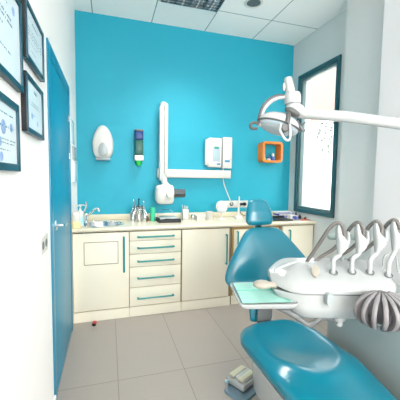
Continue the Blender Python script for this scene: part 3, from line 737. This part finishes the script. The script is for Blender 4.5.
# whip arms with cradles and hoses
arms = [((333.3, 271), (341.5, 238)), ((352, 270.5), (360.5, 237)), ((370, 271), (379, 236)), ((388.5, 274), (396.5, 234.5))]
for i, ((bx_, by_), (hx, hy_)) in enumerate(arms):
    T = 1.385
    P0 = pt(bx_ - .3, by_ + 2, T)
    b = B(); tube(b, curve([P0, pt(bx_, by_ - 5, T), pt(bx_ + .8, by_ - 12, T), pt(hx - 2.0, hy_ + 17, T), pt(hx - .5, hy_ + 10, T)], 6), [.0105, .0100], 12)
    a = obj('instrument_arm', b, m_unit, du)
    # cradle: tall curved wedge
    b = B(); rings = []
    for dx, dy, w, d in ((-3.6, -13, 1.0, .010), (-4.0, -9, 1.8, .016), (-3.0, -3, 2.8, .021), (-1.0, .5, 4.6, .023), (.2, 3, 5.6, .024), (.2, 9, 5.2, .022), (-1.2, 13, 3.6, .018), (-2.6, 16, 2.0, .012)):
        rings.append(ring(pt(hx + dx + .6, hy_ + dy, T), RX, RF, w * T / FPX * 1.0, d, 18, 2.6))
    loft(b, rings); obj('cradle', b, m_unit, a, ang=60)
    b = B(); rings = []
    for dx, dy, w in ((5.2, -7, .7), (5.8, -3.5, 1.3), (5.9, 1, 1.8), (5.2, 6, 1.4)): rings.append(ring(pt(hx + dx, hy_ + dy, T), RX, RF, w * T / FPX, .020, 14, 2.6))
    loft(b, rings); obj('cradle_fork', b, m_unit, a, ang=60)
    e0 = (hx + 2.4, hy_ + 2)
    if i == 0: hp = [(e0[0], e0[1], T), (hx + 2.6, hy_ - 8, T), (hx - 2.5, hy_ - 15.5, T + .005), (hx - 11, hy_ - 11, T + .02), (hx - 20, hy_ + 2, T + .05), (hx - 28, hy_ + 14, T + .08), (hx - 35, hy_ + 24, T + .10)]
    else: hp = [(e0[0], e0[1], T), (hx + 2.8, hy_ - 8, T), (hx - 2.0, hy_ - 14.5, T + .005), (hx - 9, hy_ - 10.5, T + .03), (hx - 17, hy_ + 1, T + .07), (hx - 27, hy_ + 12, T + .10), (hx - 40, hy_ + 20, T + .11), (hx - 48, hy_ + 26, T + .105)]
    b = B(); tube(b, curve([pt(*p_) for p_ in hp], 8), .0088, 10); obj('hose', b, m_hose, a)
    c_ = pt(bx_, by_ + 1, T - .01); b = B(); tube(b, [c_ + RX * .017 * math.cos(k * PI / 8) + (RF * .8 + V((0, 0, .45))) * .017 * math.sin(k * PI / 8) for k in range(16)], .003, 6, closed=True); obj('slot_collar', b, m_gplast, a)
# dark resting bar behind the arms, cable loop
b = B(); tube(b, [pt(328, 237, 1.50), pt(331, 236.5, 1.50), pt(353, 237, 1.50), pt(357, 238, 1.50)], [.010, .016, .016, .010], 14); 
tube(b, [pt(342, 238, 1.50), pt(342, 262, 1.50)], .008, 10)
obj('rest_bar', b, M('rest_bar_grey_green', (140, 156, 152), .4), du)
b = B(); tube(b, curve([pt(383, 266, 1.44), pt(384, 257, 1.44), pt(390, 253.5, 1.44), pt(396, 257, 1.44), pt(398, 272, 1.44)], 6), .004, 8); obj('wire_bail', b, m_unit, du)
# ribbed silicone holder at the right
rc = pt(380, 309, 1.235)
hd = B(); ell(hd, rc + V((0, 0, .008)), RX, RF, Z_, .088, .070, .066, 24, 12); o = obj('ribbed_core', hd, m_rib, du)
for k in range(9):
    ph = math.radians(-172 + 164 * k / 8); d = RX * math.cos(ph) + RF * math.sin(ph); nn = d.cross(Z_)
    b = B(); rings = []
    for i in range(17):
        th = math.radians(14 + 146 * i / 16); s, c2 = math.sin(th), math.cos(th)
        ro = V((0, 0, 0)) + d * (.118 * s) + Z_ * (.074 * c2 - .010 * i / 16 + .006); ri = d * (.082 * s) + Z_ * (.060 * c2 - .004)
        wd = .0085 * min(1, .35 + i / 3, .3 + (16 - i) / 4)
        rings.append([rc + ri - nn * .004, rc + ro * .97 - nn * wd, rc + ro * 1.0 - nn * wd * .5, rc + ro * 1.0 + nn * wd * .5, rc + ro * .97 + nn * wd, rc + ri + nn * .004])
    loft(b, rings); obj('rib', b, m_ribedge, o, ang=50)
b = B(); tube(b, [rc + Z_ * .06, ab(.78, 1.35, .80)], .02, 12); obj('holder_neck', b, m_gplast, o)

# ------------------------------------------------------------------ bracket tray and napkin
ZT = .80
ty = thing('bracket_tray', at(262, 295, 'Z', ZT), 'white bracket tray in front of the chair backrest', 'tray')
P4 = [at(229.5, 282.5, 'Z', ZT), at(288, 281, 'Z', ZT), at(299, 304.5, 'Z', ZT), at(240.5, 305, 'Z', ZT)]
cen = sum(P4, V()) / 4
def poly_round(P_, k, z):
    out = []
    Q = [cen + (p_ - cen) * k for p_ in P_]
    for i in range(4):
        a0, a1, a2 = Q[i - 1], Q[i], Q[(i + 1) % 4]
        s = a1 + (a0 - a1).normalized() * .025; e = a1 + (a2 - a1).normalized() * .025
        for j in range(5):
            u = j / 4; p_ = s * (1 - u) ** 2 + a1 * 2 * u * (1 - u) + e * u * u; out.append(V((p_.x, p_.y, z)))
    return out
b = B(); loft(b, [poly_round(P4, .94, ZT - .022), poly_round(P4, 1.0, ZT - .010), poly_round(P4, 1.0, ZT), poly_round(P4, .97, ZT), poly_round(P4, .955, ZT - .006)]); obj('tray_plate', b, m_unit, ty)
b = B(); TA = 1.30
tube(b, curve([pt(276, 306.5, TA + .03), pt(292, 314.5, TA), pt(305, 323, TA), pt(310, 324.5, TA), pt(316, 321, TA + .02), pt(322, 317.5, TA + .03), pt(330, 319, TA + .05), pt(338, 322, TA + .06)], 6), .0115, 12); obj('arm', b, m_gplast, ty)
N4 = [at(233, 283.2, 'Z', ZT + .002), at(276, 282, 'Z', ZT + .002), at(293, 302, 'Z', ZT + .002), at(242.5, 303.5, 'Z', ZT + .002)]
nk = thing('paper_napkin', N4[3], 'mint green paper napkin spread on the bracket tray', 'napkin')
b = B(); nA, nB = 10, 8; rows = []
for i in range(nA + 1):
    u = i / nA; row = []
    for j in range(nB + 1):
        v = j / nB; p_ = (N4[0] * (1 - u) + N4[1] * u) * (1 - v) + (N4[3] * (1 - u) + N4[2] * u) * v
        row.append(V((p_.x, p_.y, ZT + .0015 + .003 * abs(math.sin(u * 5 + v * 2)) * .6)))
    rows.append(row)
vs = [[b.verts.new(p_) for p_ in r_] for r_ in rows]
for i in range(nA):
    for j in range(nB): b.faces.new((vs[i][j], vs[i + 1][j], vs[i + 1][j + 1], vs[i][j + 1]))
r = bmesh.ops.extrude_face_region(b, geom=list(b.faces))
for v in [g for g in r['geom'] if isinstance(g, bmesh.types.BMVert)]: v.co.z += .0012
obj('sheet', b, m_green, nk)
b = B()
for (u0, v0, u1, v1) in ((.0, .42, 1, .46), (.62, 0, .95, 1)):
    f_ = lambda u, v: (N4[0] * (1 - u) + N4[1] * u) * (1 - v) + (N4[3] * (1 - u) + N4[2] * u) * v
    tube(b, [f_(u0, v0) + Z_ * .004, f_(u1, v1) + Z_ * .004], .0018, 6)
obj('fold_crease', b, M('mint_fold', (112, 190, 172), .7), nk)

# ------------------------------------------------------------------ operating lamp
TL = 1.36
K = TL / FPX
lp = thing('operating_lamp', pt(292, 100, TL), 'white and grey operating lamp on a long horizontal arm', 'lamp')
b = B(); e_ = V((1.60, .92, 1.60))
tube(b, [pt(298, 112.8, TL), pt(350, 117, TL), pt(408, 125.2, TL), V((1.60, .92, pt(440, 130, TL).z))], .0245, 20); obj('support_arm', b, m_unit, lp)
# elbow: tilted bulb with a grey face
ea = math.radians(30); e1 = V(CR) * math.cos(ea) - V(CU) * math.sin(ea); e2 = V(CR) * math.sin(ea) + V(CU) * math.cos(ea)
b = B(); ell(b, pt(296, 110, TL), e1, e2, V(CF), 10.8 * K, 7.0 * K, 8 * K, 26, 14); obj('elbow', b, m_unit, lp, ang=60)
b = B(); ell(b, pt(292.2, 112.3, TL - .020), e1, e2, V(CF), 8.2 * K, 3.7 * K, 5.2 * K, 22, 12); obj('elbow_face', b, m_dgrey, lp, ang=60)
b = B(); lathe(b, [(6 * K, -6 * K), (8 * K, -5 * K), (8.4 * K, 0), (8.4 * K, 2.5 * K), (7 * K, 5.5 * K), (4.5 * K, 6.5 * K)], pt(292.5, 98.5, TL), 22, (-.05, 0, 1)); obj('collar', b, m_unit, lp)
b = B(); lathe(b, [(4.6 * K, 0), (4.8 * K, 2 * K), (4.2 * K, 13 * K), (3.4 * K, 15.5 * K), (.5 * K, 16.2 * K)], pt(290.5, 93, TL), 20, (V(CU) * .97 - V(CR) * .17)); obj('top_handle', b, m_unit, lp)
b = B(); ell(b, pt(284, 87, TL - .01), V(CR), V(CF), V(CU), 1.6 * K, 2 * K, 4.5 * K, 12, 8); obj('side_clip', b, m_unit, lp)
b = B(); yk = curve([pt(285, 97, TL), pt(278, 97.5, TL), pt(270, 101.5, TL), pt(264, 108.5, TL), pt(261, 117, TL), pt(259.5, 126, TL)], 6)
tube(b, yk, 2.4 * K, 12); obj('yoke', b, m_unit, lp)
b = B(); tube(b, [p_ - V(CR) * 1.5 * K + V(CU) * 1.0 * K - V(CF) * 1.2 * K for p_ in yk], 1.7 * K, 10); obj('yoke_trim', b, m_dgrey, lp)
b = B(); tube(b, curve([pt(260, 124, TL), pt(254, 122.5, TL - .01), pt(250.5, 125, TL - .02), pt(252, 128.5, TL - .02), pt(257, 128.5, TL - .01)], 6), 1.5 * K, 10); obj('grip_handle', b, m_dgrey, lp)
hcn = pt(278.5, 126, TL)
hx_ = (V(CR) * .955 - V(CU) * .296).normalized(); hu = (V(CR) * .296 + V(CU) * .955).normalized()
def half_ell(sgn, a, bb, d, k=9, n=32):
    rings = []
    for i in range(k + 1):
        th = PI / 2 * i / k; rings.append(ring(hcn + hu * (sgn * d * math.sin(th)), hx_, V(CF), max(a * math.cos(th), .0008), max(bb * math.cos(th), .0008), n))
    b = B(); loft(b, rings); return b
obj('head_shell', half_ell(1, 21.5 * K, 18 * K, 12.5 * K), m_unit, lp, ang=60)
obj('lens', half_ell(-1, 20.5 * K, 17.2 * K, 8.5 * K), m_lens, lp, ang=60)
b = B(); tube(b, [hcn + hx_ * 21.2 * K * math.cos(i * PI / 20) + V(CF) * 17.8 * K * math.sin(i * PI / 20) for i in range(40)], .8 * K, 8, closed=True); obj('rim', b, m_dgrey, lp)
b = B(); arcp = []
for i in range(19):
    th = math.radians(-5 + 190 * i / 18); arcp.append(hcn + hx_ * 3.5 * K + V(CF) * (-18.6 * K * math.cos(th)) + hu * (12.7 * K * math.sin(th)))
tube(b, arcp, 2.3 * K, 10); obj('head_band', b, m_dgrey, lp)
kc = pt(285, 128, TL - 18.5 * K)
b = B(); lathe(b, [(3.6 * K, -.02), (3.8 * K, .004), (3.2 * K, .008), (.5 * K, .008)], kc, 20, -V(CF)); obj('tilt_knob', b, m_dgrey, lp)
b = B(); tt_ = TL - 18.5 * K - .012
tube(b, curve([pt(281, 123.5, tt_), pt(280, 130, tt_), pt(283.5, 137, tt_), pt(287, 140.5, tt_), pt(289.8, 138.5, tt_), pt(290.2, 131, tt_), pt(289.5, 124, tt_)], 6), 1.25 * K, 10); obj('tilt_handle', b, m_unit, lp)
b = B(); tube(b, curve([pt(297, 121, TL - .02), pt(299.5, 125, TL - .04), pt(302, 130, TL - .04), pt(305, 130.5, TL - .04)], 5), 1.3 * K, 8); tube(b, [pt(299, 127, TL - .04), pt(305, 122.5, TL - .02)], 1.0 * K, 8); obj('side_lever', b, m_dgrey, lp)

# ------------------------------------------------------------------ light
def area(name, loc, rot, sx, sy, power, color=(1, 1, 1)):
    l = bpy.data.lights.new(name, 'AREA'); l.shape = 'RECTANGLE'; l.size = sx; l.size_y = sy; l.energy = power; l.color = color
    o = bpy.data.objects.new(name, l); COL.objects.link(o); o.location = loc; o.rotation_euler = rot; return o
# two more luminaires of the room's ceiling grid (nearer the viewer)
for lx, ly, pw in ((.755, -.364, 8), (1.355, -1.3, 8), (.155, -1.3, 8)):
    area('ceiling_panel_light', (lx, ly, ZC - .02), (0, 0, 0), .56, .56, pw, (1, .985, .96))
lo = area('louvre_light', (.755, 2.636, ZC - .036), (0, 0, 0), .54, .54, 15, (1, .985, .96)); lo.data.spread = math.radians(100)
# added fill behind the viewer for the cabinet fronts, then window portal and sky
dw = area('fill_light_behind_viewer', ((FX0 + FX1) / 2, YN - .02, (FZ0 + FZ1) / 2), (0, 0, 0), 1.78, 1.58, 68, (1, .985, .965))
dw.rotation_euler = V((0, 1, 0)).to_track_quat('-Z', 'Y').to_euler()
po = area('window_portal', (XR + .19, (WY0 + WY1) / 2, (WZ0 + WZ1) / 2), (0, math.radians(90), 0), 1.62, .68, 1)
po.data.cycles.is_portal = True
w = bpy.data.worlds.new('sky'); scene.world = w; w.use_nodes = True
bg = w.node_tree.nodes['Background']; bg.inputs[0].default_value = (1, .98, .95, 1); bg.inputs[1].default_value = 6.0
scene.view_settings.view_transform = 'Standard'; scene.view_settings.look = 'None'
scene.view_settings.exposure = 0.22; scene.view_settings.gamma = 1
scene.view_settings.use_curve_mapping = False
scene.cycles.max_bounces = 10; scene.cycles.diffuse_bounces = 6
